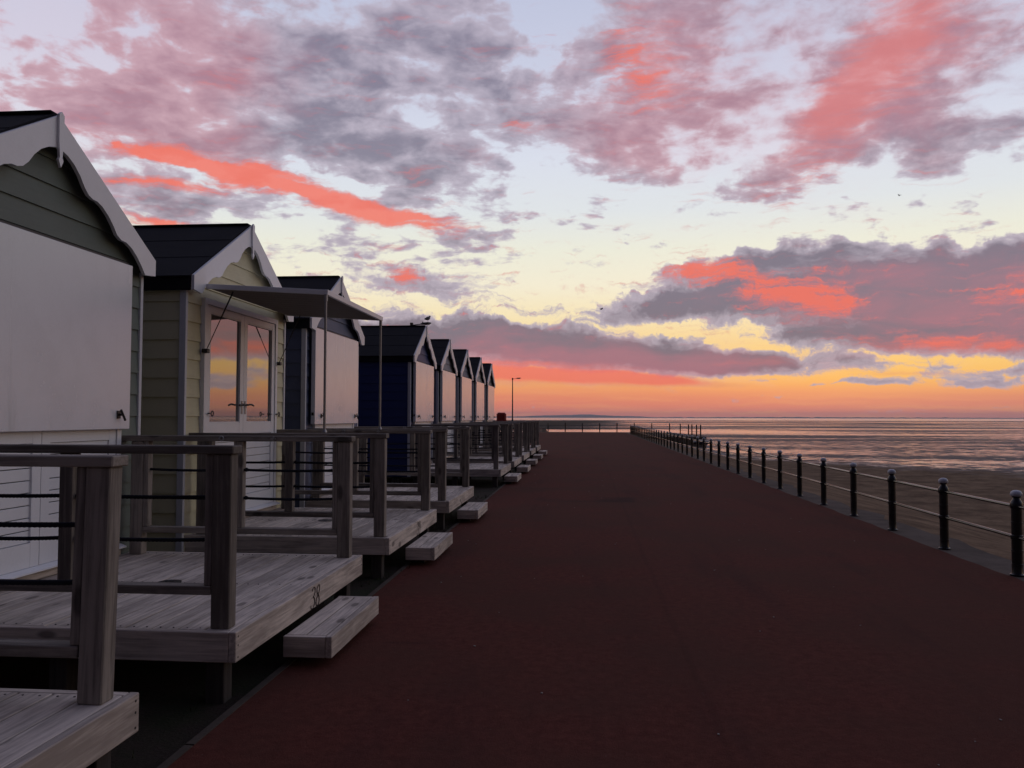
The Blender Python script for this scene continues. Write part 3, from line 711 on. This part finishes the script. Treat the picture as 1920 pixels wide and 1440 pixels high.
def hut(k, wall, label, awning=False):
    yc = YH0+SP*k; m = WALLS[wall]
    h = thing('beach_hut', (0, yc, 0), label, 'beach hut', 'beach huts in a row along the promenade')
    # wall core with gable
    pts = [(-HW+.02, Z0-.02), (HW-.02, Z0-.02), (HW-.02, 2.70), (0, 2.70+SL*(HW-.02)), (-HW+.02, 2.70)]
    bm = prism(pts, XW-DEPTH, XW-.012, 'yz')
    link('wall', from_bm(bm), m, h)
    for x in (XW-.3, XW-1.3, XW-2.3):
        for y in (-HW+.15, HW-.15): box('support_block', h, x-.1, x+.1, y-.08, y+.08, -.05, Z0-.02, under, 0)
    near = k <= 4
    # front cladding
    def fb(y0, y1, y0t, y1t, z, hh=ROW+.012):
        key = ('fb', round(y0, 3), round(y1, 3), round(y0t, 3), round(y1t, 3), round(hh, 3), m.name)
        link('cladding_board', taper_board(y0, y1, y0t, y1t, hh, m, key), None, h, (XW-.012, 0, z))
    top_slope = lambda z: min(HW-.022, max(0.02, (3.47-z)/SL))
    i = 0
    while True:
        z = Z0+i*ROW
        if z > 3.36: break
        if z+ROW < 2.60:
            fb(-HW+.022, -.955, -HW+.022, -.955, z); fb(.955, HW-.022, .955, HW-.022, z)
        else:
            a, b = top_slope(z), top_slope(z+ROW+.012)
            if z < 2.60 and z+ROW >= 2.60: pass
            fb(-a, a, -b, b, z+.0)
        i += 1
    # side cladding, the wall that faces the viewer one board at a time
    j = 0
    while Z0+j*ROW < 2.66:
        z = Z0+j*ROW; key = ('sb', m.name)
        if key not in BOX:
            bm = bmesh.new()
            p = [(-DEPTH, .004, 0), (0, .004, 0), (0, -.014, 0), (-DEPTH, -.014, 0), (-DEPTH, .004, ROW+.012), (0, .004, ROW+.012), (0, -.0, ROW+.012), (-DEPTH, -.0, ROW+.012)]
            vs = [bm.verts.new(q_) for q_ in p]
            for f_ in ((0,1,2,3),(7,6,5,4),(0,4,5,1),(1,5,6,2),(2,6,7,3),(3,7,4,0)): bm.faces.new([vs[q_] for q_ in f_])
            bmesh.ops.recalc_face_normals(bm, faces=bm.faces)
            me_ = from_bm(bm); me_.materials.append(m); BOX[key] = me_
        link('cladding_board', BOX[key], None, h, (XW-.012, -HW+.012, z))
        j += 1
    bm = bmesh.new()
    for j in range(14):
        z = Z0+j*ROW
        vs = [bm.verts.new(q_) for q_ in ((XW-DEPTH, HW-.020, z), (XW-.012, HW-.020, z), (XW-.012, HW+.000, z), (XW-DEPTH, HW+.000, z), (XW-DEPTH, HW-.020, z+ROW), (XW-.012, HW-.020, z+ROW), (XW-.012, HW-.014, z+ROW), (XW-DEPTH, HW-.014, z+ROW))]
        for f_ in ((0,1,2,3),(7,6,5,4),(0,4,5,1),(1,5,6,2),(2,6,7,3),(3,7,4,0)): bm.faces.new([vs[q_] for q_ in f_])
    bmesh.ops.recalc_face_normals(bm, faces=bm.faces)
    tag(link('far_side_boards', from_bm(bm), m, h), kind='stuff')
    # corner boards
    for s_ in (-1, 1):
        ya, yb = (-HW-.012, -HW+.028) if s_ < 0 else (HW-.028, HW+.012)
        box('corner_board', h, XW-.045, XW+.018, ya, yb, Z0-.01, 2.66, trim, .003)
    # door frame and leaves
    bm = bmesh.new()
    for a, b in ((-.950, -.893), (.893, .950)): bm_box(bm, XW-.03, XW+.045, a, b, .43, 2.615)
    bm_box(bm, XW-.03, XW+.0445, -.893, .893, 2.56, 2.615)
    link('door_frame', from_bm(bm), white, h)
    bm = prism([(XW-.03, .43), (XW+.095, .43), (XW+.095, .440), (XW+.05, .458), (XW-.03, .458)], -.97, .97, 'yz')
    for v in bm.verts: v.co = Vector((v.co.y, v.co.x, v.co.z))
    bmesh.ops.recalc_face_normals(bm, faces=bm.faces)
    link('door_sill', from_bm(bm), white, h)
    box('threshold_board', h, XW-.03, XW+.050, -.97, .97, ZD+.004, .428, deckY, .003)
    d1 = leaf(h, -.889, -.003, 1); d2 = leaf(h, .003, .889, -1)
    for d, s_ in ((d1, -1), (d2, 1)):
        if awning or k == 0:
            pts = [(XW+.035, s_*.045, 1.588), (XW+.075, s_*.045, 1.588), (XW+.078, s_*.06, 1.592), (XW+.078, s_*.12, 1.594), (XW+.072, s_*.185, 1.582)]
            tube('door_handle', d, pts, .010, darkm, 8)
            box('handle_plate', d, XW+.036, XW+.041, s_*.045-.016, s_*.045+.016, 1.49, 1.63, steel, .001)
    # bargeboards, finial, roof
    for s_ in (-1, 1): link('bargeboard', BARGE[s_], None, h, (-3.612, 0, 0))
    pts = [(-.028, ZA+.0), (0, ZA+.022), (.028, ZA+.0), (.022, 3.34), (.014, 3.235), (.026, 3.215), (0, 3.165), (-.026, 3.215), (-.014, 3.235), (-.024, 3.34)]
    link('finial', from_bm(prism(pts, -.009, .009, 'yz')), white, h, (-3.588, 0, 0))
    ov = BW+.03; ang = math.atan(SL); length = DEPTH+.16
    for s_ in (-1, 1):
        # three overlapping felt strips on each slope
        L_ = ov/cos(ang)
        for q_ in range(3):
            bm = bmesh.new(); a0 = L_*q_/3-(.02 if q_ else 0); a1 = L_*(q_+1)/3
            lift = .012-.004*q_
            p = []
            for d_, up_ in ((a0, lift), (a1, lift), (a1, lift-.012), (a0, lift-.012)):
                p.append((s_*(d_*cos(ang)+up_*sin(ang)), ZA+.004-d_*sin(ang)+up_*cos(ang)))
            if s_ < 0: p = p[::-1]
            bm.free(); bm = prism(p, -3.628-length, -3.628 if q_ else -3.6285, 'yz')
            link('roof_felt', from_bm(bm), roofm, h)
        p = [(s_*d_, z_) for d_, z_ in ((0, ZA-.012), (BW+.0, ZA-SL*BW-.012), (BW+.0, ZA-SL*BW-.06), (0, ZA-.06))]
        if s_ < 0: p = p[::-1]
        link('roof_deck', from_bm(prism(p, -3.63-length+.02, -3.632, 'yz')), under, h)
        box('eaves_fascia', h, -3.63-length+.02, -3.634, *((s_*BW-.012, s_*BW+.008) if s_ > 0 else (-BW-.008, -BW+.012)), 2.632, 2.752, roofm, .002)
    box('ridge_cap', h, -3.63-length, -3.63, -.05, .05, ZA+.008, ZA+.022, roofm, .003)
    # storm panel, shut or raised
    if not awning:
        y0_, y1_ = -.08-1.05, -.08+1.05
        if k == 0: y0_, y1_ = -1.13, .970
        p_ = box('storm_panel', h, -3.662, -3.604, y0_, y1_, 1.362, 2.664, panelm, .004)
        for a, b in ((y0_+.03, y0_+.075), (y1_-.075, y1_-.03)): box('panel_side', h, XW+.047, -3.663, a, b, 1.37, 2.65, trim, 0)
        box('panel_shadow_strip', h, XW+.012, -3.640, y0_, y1_, 2.668, 2.690, darkm, .002)  # dark strip put in for the shadow line above the panel
        for yy in (y0_+.26, y1_-.165):
            bm = bmesh.new()
            bm_box(bm, -.004, .004, -.022, .022, -.03, .03); bm_tube(bm, [(0, 0, 0), (.035, 0, 0)], .010, 8)
            bm_tube(bm, [(.032, -.022, .036), (.034, .036, -.044)], .009, 8)
            link('latch', from_bm(bm), darkm, h, (-3.600, yy, 1.475))
        bm = bmesh.new(); bm_box(bm, -.03, .0, -.01, .0, -.02, .02); bm_tube(bm, [(-.01, -.02, .0), (-.01, .0, .0)], .012, 8)
        link('hasp', from_bm(bm), darkm, h, (-3.62, y0_, 1.50))
    else:
        cl, cz0, cz1 = 1.19, 2.712, 2.640; a = math.atan2(cz0-cz1, cl)
        hx = -3.600
        def onp(u, dz_): return hx+u*cos(a)+dz_*sin(a), cz0-u*sin(a)+dz_*cos(a)
        def slab(name, parent, u0, u1, y0_, y1_, d0, d1, m_, bev=.002):
            cx, cz = onp((u0+u1)/2, (d0+d1)/2)
            return link(name, boxmesh(u1-u0, y1_-y0_, d1-d0, m_, bev), None, parent, (cx, (y0_+y1_)/2, cz), (0, a, 0))
        W = 1.068
        c_ = slab('canopy_panel', h, .03, cl-.03, -W+.03, W-.03, -.020, .012, white)
        slab('canopy_edge', h, 0, cl, -W, -W+.032, -.030, .016, white); slab('canopy_edge', h, 0, cl, W-.032, W, -.030, .016, white)
        slab('canopy_edge', h, cl-.031, cl+.002, -W-.001, W+.001, -.031, .018, white)
        for i in range(11):
            yy = -W+.04+i*(2*W-.08)/11
            slab('canopy_board', h, .034, cl-.034, yy+.003, yy+(2*W-.08)/11-.003, -.029, -.021, canopym)
        for yy in (-W+.016, W-.016):
            x_, z_ = onp(cl-.02, -.03)
            tube('canopy_pole', h, [(x_, yy, 1.318), (x_, yy, z_)], .0125, steel, 10)
            tube('pole_foot', h, [(x_, yy, 1.316), (x_, yy, 1.326), (x_, yy, 1.345)], [.026, .024, .014], steel, 10)
            tube('pole_socket', h, [(x_, yy, z_-.06), (x_, yy, z_+.002)], .018, steel, 10)
        for yy, yb in ((-.95, -.93), (.96, .96)):
            x_, z_ = onp(.21, -.03)
            g_s = (XW+.06, yy, 2.10)
            tube('gas_strut', h, [g_s, Vector(g_s).lerp(Vector((x_, yb, z_)), .62)], .0045, darkm, 8)
            tube('gas_strut', h, [Vector(g_s).lerp(Vector((x_, yb, z_)), .55), (x_, yb, z_)], .0075, darkm, 8)
            bm = bmesh.new(); bm_box(bm, -.03, .03, -.03, .03, -.02, .02)
            bmesh.ops.bevel(bm, geom=bm.edges[:], offset=.006, segments=1, affect='EDGES')
            link('strut_bracket', from_bm(bm), darkm, h, (XW+.055, yy, 2.095))
        for yy, s_ in ((-.84, 1), (.70, -1), (.935, 1)):
            bm = bmesh.new()
            bm_tube(bm, [(.0, -.05*s_, 0), (.0, .022*s_, 0)], .007, 6)
            cpts = [(.0, .045*s_+.024*cos(q_), .024*sin(q_)) for q_ in np.linspace(0, 2*pi, 13)]
            for q_ in range(12): bm_tube(bm, [cpts[q_], cpts[q_+1]], .0055, 5)
            link('hook_and_eye', from_bm(bm, True), darkm, h, (XW+.060, yy, 1.492))
    return h
hut(0, 'sage', 'sage green beach hut cut off by left edge, large white storm panel shut')
hut(1, 'cream', 'cream beach hut with glazed doors and white canopy raised on two poles', True)
hut(2, 'slate', 'slate blue beach hut with pinkish white storm panel, behind canopy poles')
hut(4, 'navy', 'navy blue beach hut standing alone after the gap in the row')
hut(5, 'grey', 'grey beach hut directly beyond the navy one')
hut(6, 'bluegrey', 'blue grey beach hut, second beyond the navy one')
hut(7, 'pale', 'pale grey beach hut, last but one in the row')
hut(8, 'green', 'farthest beach hut in the row, beside the red lifebuoy cabinet')

# ------------------------------------------------------------------ promenade railing
def lathe(prof, seg=20):
    bm = bmesh.new(); rings = []
    for r_, z_ in prof:
        rings.append([bm.verts.new((r_*cos(2*pi*k/seg), r_*sin(2*pi*k/seg), z_)) for k in range(seg)])
    for a, b in zip(rings, rings[1:]):
        for k in range(seg): bm.faces.new((a[k], a[(k+1) % seg], b[(k+1) % seg], b[k]))
    bm.faces.new(rings[0][::-1]); bm.faces.new(rings[-1]); return bm
pm_ = from_bm(lathe([(.062,0),(.062,.014),(.050,.020),(.0455,.030),(.0455,.10),(.049,.102),(.049,.112),(.0455,.114),(.0455,.225),(.049,.227),(.049,.237),(.0455,.239),(.0455,.335),(.052,.338),(.053,.356),(.052,.374),(.0455,.378),(.0455,.485),(.049,.487),(.049,.497),(.0455,.499),(.0455,.618),(.053,.624),(.056,.645),(.055,.668),(.046,.690),(.034,.706),(.031,.722),(.040,.730),(.040,.734)]), True); sharp(pm_); pm_.materials.append(iron)
cm_ = from_bm(lathe([(.030,.734),(.047,.738),(.0515,.748),(.051,.760),(.046,.773),(.036,.784),(.020,.791),(.006,.793)]), True); sharp(cm_, 50); cm_.materials.append(capm)
def autosm(me):
    me.polygons.foreach_set('use_smooth', [True]*len(me.polygons))
RAILS = {}
def rail_between(parent, a, b):
    a = Vector(a); b = Vector(b); L_ = (b-a).length; key = round(L_, 3)
    if key not in RAILS:
        bm = bmesh.new(); bm_tube(bm, [(0, .045, 0), (0, L_-.045, 0)], .0165, 10); RAILS[key] = sharp(from_bm(bm, True)); RAILS[key].materials.append(railm)
    ang_ = math.atan2(-(b.x-a.x), b.y-a.y)
    for z in (.642, .356): link('rail', RAILS[key], None, parent, (a.x, a.y, z), (0, 0, ang_))
XF = 3.998; YF0 = 8.1436; SF = 1.5677
rl = thing('promenade_railing', (0, 0, 0), 'long black bollard railing with white caps along the seaward edge', 'railing')
pts = [(XF, YF0+SF*i) for i in range(-2, 43)]
for i, (x, y) in enumerate(pts):
    p_ = link('bollard', pm_, None, rl, (x, y, 0), (random.uniform(-.008, .008), random.uniform(-.008, .008), random.uniform(0, 3)))
    link('cap', cm_, None, p_)
    if i+1 < len(pts): rail_between(rl, (x, y, 0), (*pts[i+1], 0))
r2 = thing('end_railing', (0, 0, 0), 'far black railing crossing the end of the promenade in front of the marsh', 'railing')
pts = [(-3.7-1.71*i, 83.0+.1*i) for i in range(5, 0, -1)] + [(-3.7+1.71*i, 83.0) for i in range(0, 7)] + [(8.0, 80.0), (8.5, 75.5), (8.55, 70), (8.62, 68.3), (8.75, 66.5), (9.0, 66.0)]
bm = bmesh.new(); bm_box(bm, -.045, .045, -.045, .045, 0, .86); bmesh.ops.create_icosphere(bm, subdivisions=1, radius=.055, matrix=Matrix.Translation((0, 0, .88)))
fpm = from_bm(bm)
for i, (x, y) in enumerate(pts):
    link('post', fpm, iron, r2, (x, y, 0))
    if i+1 < len(pts): rail_between(r2, (x, y, 0), (*pts[i+1], 0))
# ground under that corner
V = [(XE-.1, 64), (7.4, 64), (9.3, 65), (9.35, 70), (9.1, 77), (8.7, 81.5), (7.6, 84.1), (-12, 84.4), (-12, YE-.05), (XE-.1, YE-.05)]
bm = bmesh.new(); fa = bm.faces.new([bm.verts.new((x, y, -.006)) for x, y in V])
ex = bmesh.ops.extrude_face_region(bm, geom=[fa])
for v in [e for e in ex['geom'] if isinstance(e, bmesh.types.BMVert)]: v.co.z = -1.5
bmesh.ops.recalc_face_normals(bm, faces=bm.faces)
tag(link('pier_head', from_bm(bm), concm), 'concrete corner platform at the far end of the promenade', None, None, 'structure')
bm = bmesh.new(); bmesh.ops.create_uvsphere(bm, u_segments=20, v_segments=10, radius=.5)
for v in bm.verts: v.co.x *= .95+.75*(v.co.x < 0); v.co.y *= 1.8; v.co.z *= .42
tag(link('groyne_end', from_bm(bm, True), simple('dark_concrete', (.03, .022, .03), .5), None, (8.55, 61.5, -.33)), 'dark rounded block at the seaward tip of the far platform', 'groyne_end')  # rounded concrete end of the groyne

# ------------------------------------------------------------------ street lamps
def lamp(loc, label):
    t_ = thing('street_lamp', loc, label, 'street lamp', 'tall street lamps behind the beach huts')
    tube('pole', t_, [(0, 0, 0), (0, 0, 1.2), (0, 0, 1.25), (0, 0, 5.96)], [.11, .11, .085, .05], lampm, 10)
    tube('pole_cap', t_, [(0, 0, 5.86), (0, 0, 6.10)], .085, lampm, 10)
    tube('arm', t_, [(0, 0, 5.98), (.48, 0, 6.03)], .022, lampm, 8)
    bm = bmesh.new(); bmesh.ops.create_uvsphere(bm, u_segments=16, v_segments=8, radius=1)
    for v in bm.verts:
        v.co.x *= .30; v.co.y *= .12; v.co.z *= .075 if v.co.z > 0 else .05
    hd = link('lamp_head', from_bm(bm, True), lampm, t_, (.70, 0, 6.05), (0, -.09, 0))
    bm = bmesh.new(); bmesh.ops.create_uvsphere(bm, u_segments=14, v_segments=6, radius=1)
    for v in bm.verts: v.co.x *= .17; v.co.y *= .09; v.co.z *= .035
    link('lens', from_bm(bm, True), trim, hd, (.07, 0, -.040))
    tube('photocell', hd, [(-.14, 0, .05), (-.14, 0, .11)], .028, lampm, 8)
lamp((-8.50, 40, 0), 'grey street lamp with a gull on it, rising behind the navy hut roof')
lamp((-8.51, 97, 0), 'tall grey street lamp standing beyond the far end of the hut row')

def gull(loc, rz, label, flying=False, s=1.0):
    t_ = thing('gull', loc, label, 'bird'); t_.rotation_euler = (0, 0, rz); t_.scale = (s, s, s)
    bm = bmesh.new()
    bm_tube(bm, [(-.24, 0, .11), (-.16, 0, .14), (-.05, 0, .18), (.06, 0, .21), (.13, 0, .24), (.17, 0, .30), (.20, 0, .315), (.235, 0, .305), (.27, 0, .295)], [.012, .045, .085, .09, .06, .045, .045, .025, .006], 12)
    b = link('body', from_bm(bm, True), gullm, t_)
    if not flying:
        for y in (-.03, .03): tube('leg', t_, [(.0, y, 0), (0, y, .14)], .006, gullm, 5)
        for y in (-1, 1):
            bm = bmesh.new(); bm_tube(bm, [(-.27, y*.03, .12), (-.10, y*.075, .18), (.07, y*.085, .215)], [.006, .035, .02], 8)
            link('wing', from_bm(bm, True), gullm, t_)
    else:
        for y in (-1, 1):
            V_ = [(.07, y*.05, .23), (-.10, y*.05, .21), (.10, y*.33, .38), (-.07, y*.33, .35), (-.06, y*.70, .30), (-.11, y*.68, .29)]
            bm = bmesh.new(); vs = [bm.verts.new(p) for p in V_]
            bm.faces.new((vs[0], vs[1], vs[3], vs[2])); bm.faces.new((vs[2], vs[3], vs[5], vs[4]))
            ex = bmesh.ops.extrude_face_region(bm, geom=bm.faces[:])
            for v in ex['geom']:
                if isinstance(v, bmesh.types.BMVert): v.co.z += .012
            bmesh.ops.recalc_face_normals(bm, faces=bm.faces)
            link('wing', from_bm(bm), gullm, t_)
gull((-7.70, 40, 6.115), 1.2, 'dark gull perched on the street lamp head above navy hut')
gull((1.38, 70, 10.5), .4, 'small gull flying left of the large pink cloud', True, .55)
gull((27.6, 75, 21.0), 2.2, 'tiny gull high in the clear sky at upper right', True, .45)

# ------------------------------------------------------------------ red lifebuoy cabinet
t_ = thing('lifebuoy_cabinet', (-4.55, 45, 0), 'red rounded lifebuoy cabinet on a post past the last hut', 'lifebuoy cabinet')
bm = bmesh.new(); bm_box(bm, -.26, .26, -.14, .14, 1.0, 1.72)
bmesh.ops.bevel(bm, geom=bm.edges[:], offset=.06, segments=3, affect='EDGES')
link('housing', from_bm(bm, True), redm, t_)
box('post', t_, -.05, .05, .142, .22, -.02, 1.5, darkm, .004)
box('door_seam', t_, -.19, .19, -.146, -.139, 1.08, 1.64, redm, .003)
box('foot', t_, -.2, .2, .1, .3, -.01, .03, concm, .004)

# ------------------------------------------------------------------ small ground detail
rnd = random.Random(11)
bm = bmesh.new()
for _ in range(420):
    x = rnd.choice([rnd.gauss(-1.80, .06), rnd.gauss(-1.95, .15)]); y = rnd.uniform(2.2, 16)
    if mnoise.noise(Vector((x*1.5, y*1.1, 0))) < .02: continue
    for b in range(rnd.randint(3, 7)):
        a = rnd.uniform(0, 2*pi); l_ = rnd.uniform(.012, .045); dx_, dy_ = cos(a)*l_*.6, sin(a)*l_*.6
        bx, by = x+rnd.uniform(-.012, .012), y+rnd.uniform(-.012, .012)
        vs = [bm.verts.new(p) for p in ((bx-.002*sin(a), by+.002*cos(a), -.008), (bx+.002*sin(a), by-.002*cos(a), -.008), (bx+dx_, by+dy_, l_))]
        bm.faces.new(vs)
tag(link('weeds', from_bm(bm), grassm), 'short weeds and moss along the edging below the decks', 'weeds', None, 'stuff')
bm = bmesh.new()
for _ in range(70):
    x = rnd.uniform(-1.6, 3.8); y = 2.5+rnd.random()**1.4*20
    s_ = rnd.uniform(.004, .011)*(1.6 if rnd.random() < .08 else 1)
    bmesh.ops.create_cube(bm, size=1, matrix=Matrix.Translation((x, y, .006+s_*.15)) @ Matrix.Rotation(rnd.uniform(0, 6), 4, 'Z') @ Matrix.Diagonal((s_*1.6, s_, s_*.4, 1)))
tag(link('shell_grit', from_bm(bm), simple('pale_shell', (.26, .23, .21), .7)), 'pale shell fragments and grit scattered on the red tarmac', 'grit', None, 'stuff')

# ------------------------------------------------------------------ sea haze
hz = bpy.data.materials.new('haze_air'); hz.use_nodes = True; hz.node_tree.nodes.clear()
hn = NT(hz.node_tree); vol = hn.node('ShaderNodeVolumePrincipled')
vol.inputs['Color'].default_value = (.86, .88, .95, 1); vol.inputs['Density'].default_value = 7.5e-5; vol.inputs['Anisotropy'].default_value = .2
hn.l.new(vol.outputs[0], hn.node('ShaderNodeOutputMaterial').inputs['Volume'])
bm = bmesh.new(); bm_box(bm, -13000, 15000, -400, 12600, -4, 75)
tag(link('haze', from_bm(bm), hz), 'thin evening haze over the bay', 'haze', None, 'stuff')
